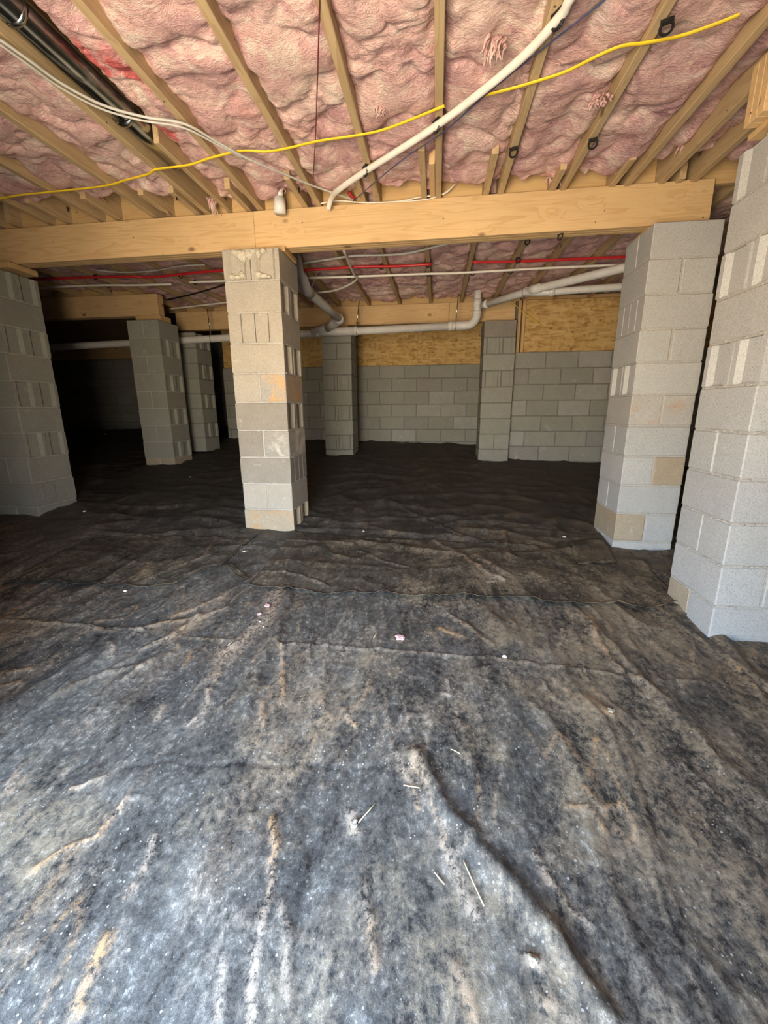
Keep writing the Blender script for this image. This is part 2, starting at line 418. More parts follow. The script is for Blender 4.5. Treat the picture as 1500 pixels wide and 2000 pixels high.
def on_floor(px, py):
    d = ray(px, py); t = 1.0
    for _ in range(40):
        z = float(ground(d.x * t, d.y * t)); t = 0.5 * t + 0.5 * (z - ZO) / d.z
    return (d.x * t, d.y * t)
# folds that can be followed in the photograph: (pixel points, height in m, half-width in m, clay 0..1)
FOLDS = [
 ([(530, 1600), (540, 1660), (532, 1700), (522, 1760), (508, 1830)], .008, .012, 1.0),
 ([(545, 1770), (562, 1830), (570, 1950)], .006, .012, .7),
 ([(215, 1825), (185, 1900), (140, 1985)], .008, .018, .9),
 ([(300, 1640), (275, 1700), (250, 1740)], .006, .014, .8),
 ([(250, 1570), (190, 1640), (130, 1660), (70, 1695)], .008, .012, .6),
 ([(50, 1490), (0, 1560)], .008, .012, .5), ([(60, 1510), (10, 1560)], .005, .010, .4),
 ([(210, 1515), (140, 1545)], .006, .012, .9),
 ([(330, 1455), (270, 1540), (240, 1580)], .006, .011, .4),
 ([(725, 1800), (728, 1850), (735, 1890)], .006, .020, .9),
 ([(715, 1740), (722, 1790)], .005, .016, .7),
 ([(860, 1640), (885, 1690), (905, 1740), (930, 1790)], .005, .020, .8),
 ([(1040, 1665), (1065, 1720), (1110, 1770), (1150, 1800)], .006, .014, .8),
 ([(1145, 1545), (1180, 1590), (1215, 1570), (1250, 1640)], .006, .012, .6),
 ([(1105, 1575), (1155, 1585), (1188, 1635)], .005, .012, .7),
 ([(780, 1480), (800, 1545), (815, 1580)], .006, .014, .8),
 ([(815, 1480), (868, 1580), (925, 1660), (1015, 1760), (1085, 1850), (1190, 2000)], .024, .030, 0.0),
 ([(0, 1215), (110, 1218), (180, 1226), (290, 1232)], .010, .008, .15),
 ([(170, 1228), (185, 1215), (240, 1210)], .008, .010, .2), ([(185, 1228), (230, 1236), (290, 1240)], .006, .007, .3),
 ([(340, 1241), (400, 1249), (470, 1252)], .006, .006, .35),
 ([(445, 1190), (390, 1210), (330, 1215), (270, 1232)], .010, .014, .35),
 ([(430, 1170), (380, 1190), (340, 1205)], .006, .018, .8), ([(395, 1205), (345, 1240), (280, 1270)], .010, .014, .5),
 ([(300, 1290), (265, 1315), (245, 1330)], .009, .012, .4),
 ([(275, 1305), (200, 1315), (140, 1345), (110, 1365)], .008, .016, .15),
 ([(348, 1260), (330, 1285)], .005, .010, .5), ([(375, 1272), (360, 1300)], .005, .010, .7), ([(212, 1255), (222, 1270), (215, 1285)], .006, .010, .9),
 ([(60, 1305), (0, 1320)], .007, .012, .4), ([(50, 1330), (0, 1345)], .007, .012, .4),
 ([(565, 1160), (552, 1210), (540, 1260), (520, 1290), (500, 1330), (480, 1390)], .018, .025, 0.0),
 ([(552, 1262), (552, 1320), (553, 1380)], .007, .010, .8), ([(600, 1262), (605, 1290), (610, 1320)], .005, .009, .6),
 ([(510, 1370), (520, 1420)], .006, .011, .6), ([(410, 1350), (395, 1400), (370, 1415)], .007, .012, .8), ([(320, 1380), (305, 1410)], .006, .011, .7),
 ([(670, 1390), (690, 1420)], .005, .012, .7),
 ([(545, 1260), (600, 1262), (700, 1268), (760, 1272), (850, 1278), (975, 1290)], .006, .006, .35),
 ([(975, 1292), (1040, 1300), (1140, 1310), (1240, 1325), (1380, 1335)], .006, .007, .2),
 ([(0, 1545), (60, 1545), (180, 1556), (400, 1582), (560, 1612), (760, 1640), (850, 1645), (960, 1648), (1180, 1682), (1420, 1708), (1500, 1705)], .0022, .006, .1),
 ([(240, 1498), (340, 1492), (520, 1497), (660, 1499), (750, 1500)], -.004, .006, 0.0),
 ([(1155, 1205), (1160, 1225), (1165, 1245)], .006, .009, 1.0), ([(1100, 1230), (1092, 1260)], .006, .010, .9),
 ([(870, 1330), (880, 1360), (865, 1360)], .006, .010, .9), ([(870, 1200), (905, 1220), (960, 1260)], .008, .014, .35),
 ([(1155, 1230), (1200, 1300), (1250, 1330), (1310, 1370)], .010, .018, .3), ([(1060, 1330), (1080, 1365)], .006, .010, .4),
 ([(860, 1230), (900, 1245)], .005, .014, .8), ([(1180, 1390), (1205, 1400)], .006, .020, 1.0),
 ([(1330, 1190), (1400, 1240), (1460, 1310), (1500, 1345)], .022, .030, 0.0), ([(1340, 1230), (1420, 1290), (1500, 1350)], .010, .018, .1),
 ([(690, 1590), (690, 1630)], .004, .018, 1.0), ([(1030, 1880), (1055, 1895)], .008, .014, 1.0),
 ([(500, 1860), (490, 2000)], .005, .022, .8), ([(430, 1890), (425, 1990)], .004, .018, .5), ([(900, 1900), (930, 2000)], .004, .022, .8), ([(1060, 1960), (1110, 2000)], .004, .020, .7),
 ([(620, 1500), (600, 1700), (590, 2000)], -.010, .03, 0.0),
 ([(850, 1060), (930, 1110), (960, 1130), (985, 1140)], .008, .02, .9), ([(930, 1090), (985, 1125), (960, 1140)], .006, .03, .9),
 ([(985, 1040), (990, 1075), (1000, 1100)], .012, .02, .35), ([(760, 980), (840, 1020), (930, 1060)], .014, .02, 0),
 ([(700, 1080), (760, 1105), (795, 1112)], .008, .010, 0), ([(430, 1040), (400, 1090), (350, 1110)], .008, .012, .2),
 ([(480, 1060), (600, 1062), (690, 1068)], .010, .012, 0), ([(500, 1120), (560, 1125), (640, 1150)], .010, .014, .1),
 ([(330, 1250), (420, 1190), (440, 1160)], .004, .05, .35), ([(540, 1160), (520, 1215), (470, 1255), (440, 1280)], .003, .05, .6),
]
FOLDS3 = [([on_floor(*p) for p in pl], h, w * (.6 if c and pl[0][1] > 1450 else 1), c) for pl, h, w, c in FOLDS]
def folds(x, y):
    """explicit folds: height and clay"""
    hz = np.zeros_like(x); cl = np.zeros_like(x)
    jx = x + 0.012 * perlin(x * 9, y * 9, 91) + 0.006 * perlin(x * 27, y * 27, 92); jy = y + 0.012 * perlin(x * 9, y * 9, 93)
    for pts, h, w, c in FOLDS3:
        xs = [p[0] for p in pts]; ys = [p[1] for p in pts]; mg = 5 * w + 0.03
        k = (x > min(xs) - mg) & (x < max(xs) + mg) & (y > min(ys) - mg) & (y < max(ys) + mg)
        if not k.any(): continue
        px, py = jx[k], jy[k]; best = np.full(px.shape, 1e9)
        for (ax, ay), (bx, by) in zip(pts[:-1], pts[1:]):
            dx, dy = bx - ax, by - ay; L = dx * dx + dy * dy + 1e-9
            t = np.clip(((px - ax) * dx + (py - ay) * dy) / L, 0, 1)
            best = np.minimum(best, np.hypot(px - ax - t * dx, py - ay - t * dy))
        hz[k] += h * np.exp(-(best / w) ** 2)
        if c: cl[k] = np.maximum(cl[k], 1.9 * c * np.exp(-(best / (0.85 * w)) ** 2) + .25 * c * np.exp(-(best / (2.5 * w)) ** 2))
    return hz, cl
def ridge(n, s): return np.clip(1 - np.abs(n) * s, 0, 1) ** 2
def floor_form(x, y):
    x = np.asarray(x, float); y = np.asarray(y, float)
    u = x + 0.10 * fbm(x * 1.7, y * 1.7, 3, 3); v = y + 0.10 * fbm(x * 1.7, y * 1.7, 3, 9)
    near = 1 - smooth(2.1, 3.0, y); far = 1 - near
    r1 = ridge(perlin(u * 3.2, v * 0.75, 11), 3.2); r2 = ridge(perlin(u * 7.5, v * 1.6, 12), 3.0); r3 = ridge(perlin(u * 15, v * 3.5, 13), 2.6)
    f1 = ridge(perlin(u * 1.3 + v * 0.8, v * 2.4 - u * .5, 21), 3.0); f2 = ridge(perlin(u * 2.2 - v * 1.2, v * 4.2 + u * .6, 22), 2.8); f3 = ridge(perlin(u * 5 + v * 2, v * 6 - u * 2, 23), 2.4)
    z = ground(x, y) + near * (0.012 * r1 + 0.006 * r2 + 0.0025 * r3) + far * (0.020 * f1 + 0.010 * f2 + 0.004 * f3)
    z = z + 0.012 * fbm(x * 2.2, y * 2.2, 3, 31) + 0.0016 * perlin(x * 42, y * 30, 33)
    fz, cl = folds(x, y)
    mask = smooth(-0.05, 0.30, fbm(x * 1.4 + 3, y * 0.9, 3, 41)); mask2 = smooth(-0.1, 0.25, fbm(x * 2.6, y * 1.3, 3, 43))
    d = near * (1.1 * r2 ** 6 * mask2 + 0.9 * r1 ** 10 * mask + 0.6 * r3 ** 5 * mask) + far * 0.18 * f2 ** 3 * mask
    d = d + near * 0.22 * smooth(0.05, 0.35, fbm(x * 3.0, y * 1.5, 4, 47))
    # drifts of clay beside the big folds at the right
    d = d + 0.55 * np.exp(-(((x - 0.45) / 0.35) ** 2 + ((y - 2.55) / 0.16) ** 2)) * smooth(-0.1, 0.3, fbm(x * 5, y * 7, 3, 51))
    return z + fz, np.clip(np.maximum(d, cl), 0, 2)
def fz(x, y): return float(floor_form(np.array([x]), np.array([y]))[0][0])

# ---------------------------------------------------------------- floor
def axis_steps(a):   # [(start, stop, step), ...]
    out = []
    for s, e, st in a: out.append(np.arange(s, e - 1e-6, st))
    return np.concatenate(out + [np.array([a[-1][1]])])
gx = axis_steps([(-9.6, -3.0, 0.06), (-3.0, -1.6, 0.022), (-1.6, 1.5, 0.009), (1.5, 2.2, 0.03), (2.2, 4.2, 0.08)])
gy = axis_steps([(-0.95, 0.3, 0.05), (0.3, 2.3, 0.009), (2.3, 3.6, 0.016), (3.6, 7.3, 0.035), (7.3, 10.1, 0.1)])
GX, GY = np.meshgrid(gx, gy)
GZ, GD = floor_form(GX, GY)
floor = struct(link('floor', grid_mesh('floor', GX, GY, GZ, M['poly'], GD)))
floor['label'] = 'wrinkled black plastic ground sheet dusted with grey and orange clay'

# overlapping sheets further back, with free edges
def sheet(name, label, edge_px, y_back, x_right=None, ny=150, lift=0.014, mat='poly_far', seed=1, thick=0.0):
    e = np.array([on_floor(*p) for p in edge_px])
    tt = np.concatenate([[0], np.cumsum(np.hypot(*np.diff(e, axis=0).T))]); s = np.linspace(0, tt[-1], 260)
    ex = np.interp(s, tt, e[:, 0]); ey = np.interp(s, tt, e[:, 1])
    ey = ey + 0.010 * perlin(s * 7, s * 0 + seed, seed) + 0.004 * perlin(s * 25, s * 0 + seed, seed + 1)
    w = np.linspace(0, 1, ny) ** 1.6
    X = np.repeat(ex[None], ny, 0)
    yb = np.interp(s / tt[-1], [0, 1], y_back)
    Y = ey[None] + (yb - ey)[None] * w[:, None]
    Z, D = floor_form(X, Y)
    de = Y - ey[None]
    curl = np.clip(perlin(s * 4.5, s * 0, seed + 5), 0, 1)[None] * 0.040 * np.exp(-(de / 0.035) ** 2) + 0.010 * np.exp(-(de / 0.02) ** 2)
    Z = Z + lift * (1 - 0.9 * smooth(0.75, 1.0, w))[:, None] + curl
    Z = Z + 0.006 * ridge(perlin(X * 2.2 + Y, Y * 4, seed + 8), 2.4) * smooth(0.02, 0.12, de)
    me = grid_mesh(name, X, Y, Z, M[mat], D * 0.8)
    o = link(name, me); md = o.modifiers.new('thickness', 'SOLIDIFY'); md.thickness = 0.002; md.offset = -1
    return tag(o, label, 'plastic sheet')
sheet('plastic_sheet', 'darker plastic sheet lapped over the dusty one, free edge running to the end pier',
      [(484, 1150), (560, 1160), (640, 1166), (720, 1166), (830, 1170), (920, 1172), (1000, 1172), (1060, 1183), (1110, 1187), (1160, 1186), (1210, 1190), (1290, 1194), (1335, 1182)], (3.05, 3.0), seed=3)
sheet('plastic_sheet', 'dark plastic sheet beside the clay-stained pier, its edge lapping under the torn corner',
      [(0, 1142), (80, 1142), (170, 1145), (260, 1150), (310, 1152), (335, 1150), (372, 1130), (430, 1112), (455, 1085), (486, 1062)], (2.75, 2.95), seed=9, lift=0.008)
# torn, curled corner of the sheet near the stained pier
def flap(name, label, px, lift, n=14, curl=0.03):
    a, b, c, d = [np.array(on_floor(*p)) for p in px]
    uu, vv = np.meshgrid(np.linspace(0, 1, n), np.linspace(0, 1, n))
    P = ((1 - uu)[..., None] * (1 - vv)[..., None] * a + uu[..., None] * (1 - vv)[..., None] * b + uu[..., None] * vv[..., None] * c + (1 - uu)[..., None] * vv[..., None] * d)
    Z, D = floor_form(P[..., 0], P[..., 1])
    Z = Z + lift + curl * vv ** 3 + 0.006 * perlin(uu * 3, vv * 3, 5)
    o = link(name, grid_mesh(name, P[..., 0], P[..., 1], Z, M['poly_far'], D * 0.3))
    md = o.modifiers.new('thickness', 'SOLIDIFY'); md.thickness = 0.002
    return tag(o, label, 'plastic scrap')
flap('plastic_scrap', 'torn curled corner of black plastic in front of the clay-stained pier', [(437, 1108), (452, 1104), (495, 1146), (480, 1152)], 0.014, curl=0.028)
flap('plastic_scrap', 'flat rectangle of black plastic lying in front of the grey end-of-beam pier', [(1112, 1062), (1180, 1060), (1206, 1108), (1128, 1110)], 0.016, curl=0.012)

# ---------------------------------------------------------------- block meshes (shared)
BL, BW, BH = 0.397, 0.1935, 0.194
def block_mesh(kind, mat):
    key = 'block_%s_%s' % (kind, mat)
    if key in bpy.data.meshes: return bpy.data.meshes[key]
    a, b, h = BL / 2, BW / 2, BH / 2
    if kind == 'flat': bm = box_bm(BL, BW, BH, 0.005)
    else:
        d = 0.022 if kind == 'notch' else 0.014
        if kind == 'notch': e = [(a, -b), (a, -b + .030), (a - .006, -b + .036), (a - d, -b + .052), (a - d, b - .052), (a - .006, b - .036), (a, b - .030), (a, b)]
        else: e = [(a, -b), (a, -.006), (a - d, -.004), (a - d, .004), (a, .006), (a, b)]     # narrow slot
        prof = e + [(-x, -y) for x, y in e]
        bm = bmesh.new()
        lo = [bm.verts.new((x, y, -h)) for x, y in prof]; hi = [bm.verts.new((x, y, h)) for x, y in prof]
        bm.faces.new(lo[::-1]); bm.faces.new(hi); n = len(prof)
        for i in range(n): bm.faces.new((lo[i], lo[(i + 1) % n], hi[(i + 1) % n], hi[i]))
        edges = [ed for ed in bm.edges if abs(ed.verts[0].co.z) > h - 1e-5 and abs(ed.verts[0].co.z - ed.verts[1].co.z) < 1e-6]
        bmesh.ops.bevel(bm, geom=edges, offset=0.004, segments=1, affect='EDGES')
    me = bm_mesh(key, bm, M[mat]); return me
H = 0.2032; W = 0.397
def pier(label, x0, y0, ztop, courses, mortar='mortar', blobs=0.5, group=None, name='block_pier'):
    """courses from the top: (orientation 'F'|'S', end kind, material or (mat, mat))"""
    zb = ztop + ZO - len(courses) * H
    root = thing(name, label, 'pier', (x0 + W / 2, y0 + W / 2, zb), group)
    bm = bmesh.new()
    def addbox(sx, sy, sz, c):
        r = bmesh.ops.create_cube(bm, size=1)['verts']; bmesh.ops.scale(bm, vec=(sx, sy, sz), verts=r); bmesh.ops.translate(bm, vec=c, verts=r)
    tall = len(courses) * H
    addbox(W - .05, W - .05, tall - .02, (0, 0, tall / 2))            # grout core
    rnd = random.Random(int((x0 * 71 + y0 * 37) * 100))
    for k, (ori, kind, mats) in enumerate(courses):
        zc = tall - (k + .5) * H
        if not isinstance(mats, tuple): mats = (mats, mats)
        for s in (0, 1):
            off = (s - .5) * (BW + .0095)
            jx, jy, jr = rnd.uniform(-.0022, .0022), rnd.uniform(-.0022, .0022), rnd.uniform(-.004, .004)
            me = block_mesh(kind, mats[s])
            if ori == 'F': link('block', me, root, (jx, off + jy, zc), (0, 0, jr))
            else: link('block', me, root, (off + jx, jy, zc), (0, 0, math.pi / 2 + jr))
        if k: addbox(W - .008, W - .008, .012, (0, 0, zc + H / 2))       # bed joint
        if ori == 'F': addbox(W - .010 if kind == 'flat' else W - .03, .013, BH, (0, 0, zc))
        else: addbox(.013, W - .010 if kind == 'flat' else W - .03, BH, (0, 0, zc))
        if k and blobs:                                                   # mortar squeezed out of the bed joint
            for side in range(4):
                for _ in range(int(16 * blobs)):
                    if rnd.random() > .7: continue
                    t = rnd.uniform(-W / 2 + .022, W / 2 - .022); r_ = rnd.uniform(.004, .010) * (0.6 + blobs * .5)
                    c = [(t, -W / 2 + .002), (W / 2 - .002, t), (t, W / 2 - .002), (-W / 2 + .002, t)][side]
                    v = bmesh.ops.create_icosphere(bm, subdivisions=1, radius=r_)['verts']
                    st = rnd.uniform(1.0, 2.6)
                    bmesh.ops.scale(bm, vec=(st, .55, .7) if side in (0, 2) else (.55, st, .7), verts=v)
                    bmesh.ops.translate(bm, vec=(c[0], c[1], zc + H / 2 + rnd.uniform(-.004, .004)), verts=v)
    link('mortar', bm_mesh('mortar', bm, M[mortar]), root)
    return root
g, dk, tn, st, ws = 'cmu', 'cmu_dark', 'cmu_tan', 'cmu_stain', 'cmu_wash'
g = 'cmu_warm_lit'
C_ = [('S', 'notch', g), ('F', 'notch', g), ('S', 'slot', g), ('F', 'notch', g), ('S', 'flat', (g, st)), ('F', 'notch', dk), ('S', 'flat', (dk, ws)),
      ('F', 'slot', dk), ('S', 'flat', g), ('F', 'notch', tn)]
pc = pier('block pier splashed with orange clay, its lowest course tan, under the beam joint', -1.485, 3.06, 1.075, C_, blobs=.55)
# crumbling mortar packed into the open cells at the top of that pier
bm = bmesh.new(); rnd = random.Random(5)
for cx, cz, sx, sz in ((-.150, -.172, .030, .020), (-.115, -.178, .030, .014), (-.075, -.165, .022, .022), (-.085, -.035, .026, .034), (-.055, -.045, .024, .040), (-.015, -.040, .030, .036), (.015, -.020, .022, .020),
                       (.045, -.168, .026, .024), (.080, -.175, .032, .016), (.055, -.035, .016, .032), (.085, -.020, .022, .018), (-.12, -.02, .02, .02), (.115, -.182, .02, .010)):
    v = bmesh.ops.create_icosphere(bm, subdivisions=3, radius=1)['verts']
    for q in v:
        q.co *= 1 + .35 * float(perlin(np.array([q.co.x * 1.7 + cx * 90]), np.array([q.co.z * 1.7 + q.co.y + cz * 70]), 3)[0])
        q.co.x *= sx; q.co.z *= sz; q.co.y *= .024
    bmesh.ops.translate(bm, vec=(cx, -W / 2 + .016, min(cz, -.002 - sz * .9) + len(C_) * H), verts=v)
cm = link('mortar_packing', bm_mesh('mortar_packing', bm, M['mortar_cream'], True), pc); cm['kind'] = 'stuff'; cm['label'] = 'crumbly cream mortar in the top cells'
g = 'cmu_lit'
pier('grey block pier with rust spots, under the free end of the beam', 1.289, 3.075, 1.105,
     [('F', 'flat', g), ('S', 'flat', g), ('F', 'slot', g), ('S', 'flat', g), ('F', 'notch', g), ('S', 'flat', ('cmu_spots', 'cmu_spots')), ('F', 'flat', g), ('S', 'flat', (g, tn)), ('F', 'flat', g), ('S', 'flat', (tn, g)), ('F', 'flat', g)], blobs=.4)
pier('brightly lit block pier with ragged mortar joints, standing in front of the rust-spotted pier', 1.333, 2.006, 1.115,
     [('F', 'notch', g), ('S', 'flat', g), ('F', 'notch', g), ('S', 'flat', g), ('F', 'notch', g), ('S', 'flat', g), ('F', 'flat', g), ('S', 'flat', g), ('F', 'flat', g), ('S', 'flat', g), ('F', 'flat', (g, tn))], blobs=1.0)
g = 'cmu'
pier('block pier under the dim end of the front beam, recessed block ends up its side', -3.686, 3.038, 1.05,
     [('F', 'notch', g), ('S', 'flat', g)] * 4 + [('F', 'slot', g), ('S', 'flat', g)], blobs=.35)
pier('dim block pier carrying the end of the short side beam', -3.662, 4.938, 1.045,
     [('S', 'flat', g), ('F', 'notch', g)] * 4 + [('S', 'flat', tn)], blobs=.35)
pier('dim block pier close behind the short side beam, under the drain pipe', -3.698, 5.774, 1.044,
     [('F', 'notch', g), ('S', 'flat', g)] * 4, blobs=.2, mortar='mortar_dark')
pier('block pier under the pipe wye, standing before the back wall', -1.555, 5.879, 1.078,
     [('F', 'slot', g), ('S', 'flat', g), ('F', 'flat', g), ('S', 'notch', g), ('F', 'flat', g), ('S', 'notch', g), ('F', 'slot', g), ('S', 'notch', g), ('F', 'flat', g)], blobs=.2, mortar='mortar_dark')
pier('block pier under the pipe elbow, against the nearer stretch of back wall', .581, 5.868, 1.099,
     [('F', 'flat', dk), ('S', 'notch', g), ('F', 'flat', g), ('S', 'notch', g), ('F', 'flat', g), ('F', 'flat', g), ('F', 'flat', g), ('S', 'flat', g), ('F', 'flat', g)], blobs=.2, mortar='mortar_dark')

# ---------------------------------------------------------------- walls
def block_wall(name, x0, x1, y, ztop, n, phase):
    """front face at y; blocks are children"""
    t = .19; zt = ztop + ZO
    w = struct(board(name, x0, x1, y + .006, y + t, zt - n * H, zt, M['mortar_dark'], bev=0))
    rnd = random.Random(int(y * 100)); c = w.location
    for k in range(n):
        x = x0 - (phase + k % 2 * .5) * .4064
        while x < x1:
            a, b = max(x, x0), min(x + .397, x1)
            if b - a > .03:
                mt = rnd.choice(['cmu'] * 5 + ['cmu_pale', 'cmu_damp'])
                if b - a > .39: me = block_mesh('flat', mt); dy = BW / 2
                else: me = bm_mesh('cut_block', box_bm(b - a, .09, BH, .005), M[mt]); dy = .045
                link('block', me, w, ((a + b) / 2 - c.x, y + dy + rnd.uniform(-.003, .003) - c.y, zt - (k + .5) * H - c.z + rnd.uniform(-.0015, .0015)), (0, 0, rnd.uniform(-.003, .003)))
            x += .4064
    return w
wb = block_wall('wall_back', -3.64, 1.18, 7.14, .698, 7, .35)
wr = block_wall('wall_back_right', 1.0, 3.75, 6.0, .724, 8, .0)
struct(board('wall_return', .99, 1.18, 6.3, 7.14, .3, 1.92, M['brick'], bev=0))
struct(board('wall_far', -9.7, -3.5, 9.6, 9.8, .3, 2.8, M['brick'], bev=0))
struct(board('wall_left', -9.75, -9.55, -.92, 9.8, 0, 2.8, M['brick'], bev=0))
struct(board('wall_right', 3.7, 3.9, -.92, 6.2, -.1, 2.8, M['brick'], bev=0))
struct(board('wall_front_left_thickened', -9.7, DOOR[0], FRONT_Y - JAMB, .67, -.1, 2.8, M['brick'], bev=0))  # out of view; built thicker into the room to shade the left side
struct(board('wall_front_right', DOOR[1], 3.9, FRONT_Y - JAMB, FRONT_Y, -.2, 2.8, M['brick'], bev=0))
struct(board('wall_front_over', DOOR[0], DOOR[1], FRONT_Y - JAMB, FRONT_Y, DOOR[3], 2.8, M['brick'], bev=0))
struct(board('wall_back_sheathing', -3.64, 1.3, 7.34, 7.36, .3, 2.8, M['brick'], bev=0))
struct(board('wall_right_sheathing', 1.0, 3.9, 6.20, 6.22, .3, 2.8, M['brick'], bev=0))
struct(board('wall_return_sheathing', 1.181, 1.20, 6.2, 7.36, .3, 2.8, M['brick'], bev=0))
struct(board('wall_void_side', -3.64, -3.45, 7.36, 9.8, .3, 2.8, M['brick'], bev=0))
struct(board('ceiling', -9.7, 3.9, FRONT_Y - JAMB, 9.8, 2.79, 2.81, M['ply'], bev=0))
# strand board bands above the block walls
for a, b in ((-3.64, -2.76), (-2.755, -1.54), (-1.535, -.326), (-.322, .895), (.9, 1.18)):
    board('strand_board_panel', a, b, 7.20, 7.215, .698 + ZO, 2.79, M['osb'], wb, 0.001)
    if b < 1: board('stud', b - .02, b + .018, 7.215, 7.30, .698 + ZO, 2.79, M['stud'], wb)
board('strand_board_panel', 1.11, 2.33, 6.07, 6.085, .724 + ZO, 2.585, M['osb'], wr, 0.001)
board('strand_board_panel', 2.335, 3.70, 6.07, 6.085, .724 + ZO, 2.585, M['osb'], wr, 0.001)
for a in (1.015, 1.072): board('stud', a, a + .038, 6.03, 6.12, .724 + ZO, 2.56, M['stud'], wr)
board('top_plate', 1.06, 3.70, 6.03, 6.12, 2.56, 2.598, M['block_wood'], wr)

# ---------------------------------------------------------------- beams
ZB, ZJ = 1.115 + ZO, 1.355 + ZO             # beam bottom, joist bottom
def beam(label, pieces, y0, plies, xc, tilt=0.0, z0=ZB, z1=ZJ - .002):
    root = thing('girder_beam', label, 'beam', (xc, y0 + plies * .019, z0))
    for p in range(plies):
        for a, b in pieces[p % len(pieces)]:
            o = board('ply', a + .0008, b - .0008, y0 + p * .038 + .0004, y0 + (p + 1) * .038 - .0004, z0, z1, M['beam'], root, .002)
    root.rotation_euler = (0, -tilt, 0)
    return root
SEAM = on_y(497, 455, 3.2).x
beam('long golden pine beam resting on the three front piers', [[(-5.6, SEAM), (SEAM, 1.665)], [(-5.6, -3.0), (-3.0, 1.665)], [(-5.6, .2), (.2, 1.665)]], 3.203, 3, -.85, .0065)
beam('pine beam behind the drain pipe, resting on the back piers', [[(-3.70, -1.07), (-1.065, .13), (.135, .975)], [(-3.70, .975)]], 6.02, 3, -1.3)
beam('short dim pine beam ending on the side pier behind the front row', [[(-7.5, -3.33)]], 5.08, 3, -4.5)
beam('far dim beam in the unlit space', [[(-9.5, -5.2)]], 8.9, 2, -7)
beam('pine beam end over the brightly lit pier', [[(1.25, 3.68)]], 2.15, 3, 2.5, z0=1.14 + ZO)
# wooden bearing plates on the pier tops
def plate(label, x0, x1, y0, y1, z0, z1):
    tag(board('bearing_plate', x0, x1, y0, y1, z0, z1, M['block_wood']), label, 'wood plate')
plate('flat wood plate between the clay-splashed pier and the beam', -1.30, -1.075, 3.16, 3.42, 1.076 + ZO, 1.110 + ZO)
plate('flat wood plate on the dim front pier, showing past its top', -3.60, -3.20, 3.12, 3.36, 1.051 + ZO, 1.092 + ZO)
plate('small wood plate standing behind the beam end on the rust-spotted pier', 1.31, 1.64, 3.21, 3.43, 1.106 + ZO, 1.126 + ZO)
plate('wood plate on the side pier under the short beam', -3.62, -3.30, 5.05, 5.26, 1.046 + ZO, 1.113 + ZO)
plate('wood plate on the pier under the pipe wye', -1.5, -1.22, 5.98, 6.18, 1.079 + ZO, 1.113 + ZO)
plate('wood plate on the bright ragged pier below its beam end', 1.30, 1.72, 2.1, 2.31, 1.116 + ZO, 1.139 + ZO)

# ---------------------------------------------------------------- joists, blocking, insulation
JT = 2.79
JF = [-4.1, -3.7, -3.3, -2.89, -2.475, -2.05, -1.645, -1.25, -.833, -.425, -.022, .378, .765, 1.152, 1.352, 1.538, 1.95, 2.36, 2.77, 3.2]
jl = {-3.7: 'pine front joist over the dim front pier', -3.3: 'pine joist, fourth out from the duct towards the dim front pier', -2.89: 'pine joist, third out from the duct towards the dim front pier',
      -2.475: 'pine joist, second out from the duct towards the dim front pier', -2.05: 'pine joist next but one to the metal duct, yellow cable stapled across it',
      -1.645: 'pine joist right beside the bare metal duct', -1.25: 'pine joist between the narrow red-patched batt and the capped pipe stub', -.833: 'pine joist between the capped pipe stub and the dark red wire',
      -.425: 'pine joist with the last clip of the white water pipe before the beam', -.022: 'pine joist doubled with two short stubs above the beam',
      .378: 'pine joist next to the doubled one, frayed white fluff beside it', .765: 'pine joist with two empty black clips above the beam', 1.152: 'first of the close-spaced pine joists above the beam end',
      1.352: 'middle one of the close-spaced pine joists above the beam end', 1.538: 'last close-spaced pine joist, almost touching the bright pier top', 1.95: 'pine joist passing over the bright ragged pier', 2.36: 'pine joist beyond the bright ragged pier'}
JF = [x for x in JF if x in jl]
for x in JF:
    tag(board('floor_joist', x - .019, x + .019, FRONT_Y, 3.36, ZJ, JT, M['joist']), jl[x], 'joist', 'front bay floor joists')
ORD = ['first', 'second', 'third', 'fourth', 'fifth', 'sixth', 'seventh', 'eighth', 'ninth', 'tenth', 'eleventh', 'twelfth', 'thirteenth', 'fourteenth']
def nth(xs, x, what):
    """which one of xs, counted along the beam from the clay-splashed pier"""
    r = sorted(q for q in xs if q > -1.29); l = sorted((q for q in xs if q <= -1.29), reverse=True)
    if x in r: return '%s %s from the clay-splashed pier towards the rust-spotted pier' % (ORD[r.index(x)], what)
    return '%s %s from the clay-splashed pier towards the dim front pier' % (ORD[l.index(x)], what)
tag(board('floor_joist', -1.500, -1.470, 2.42, 3.30, ZJ + .004, ZJ + .09, M['joist']), 'thin pine board on the other side of the bare metal duct', 'joist')
JS = [-6.0, -5.6, -5.2, -4.78, -4.37, -3.97, -3.57, -3.17, -2.75, -2.34, -1.93, -1.72, -1.34, -.93, -.52, -.115, .285, .70, 1.06, 1.45, 1.86, 2.27, 2.68]
for x in JS:
    y0 = {-.115: 2.66, .285: 2.74, -.93: 2.84, -.52: 2.93, .70: 2.95}.get(x, 2.90 if -3 < x < 1.3 else 3.15)
    tag(board('floor_joist', x - .019, x + .019, y0, 6.16 if x < 1 else 6.05, ZJ, JT, M['joist']),
        nth(JS, x, 'back bay pine joist'), 'joist', 'back bay floor joists')
tag(board('joist_stub', -.077, -.043, 2.80, 3.30, ZJ + .003, ZJ + .2, M['stud']), 'short pine stub nailed beside the doubled joist', 'wood stub')
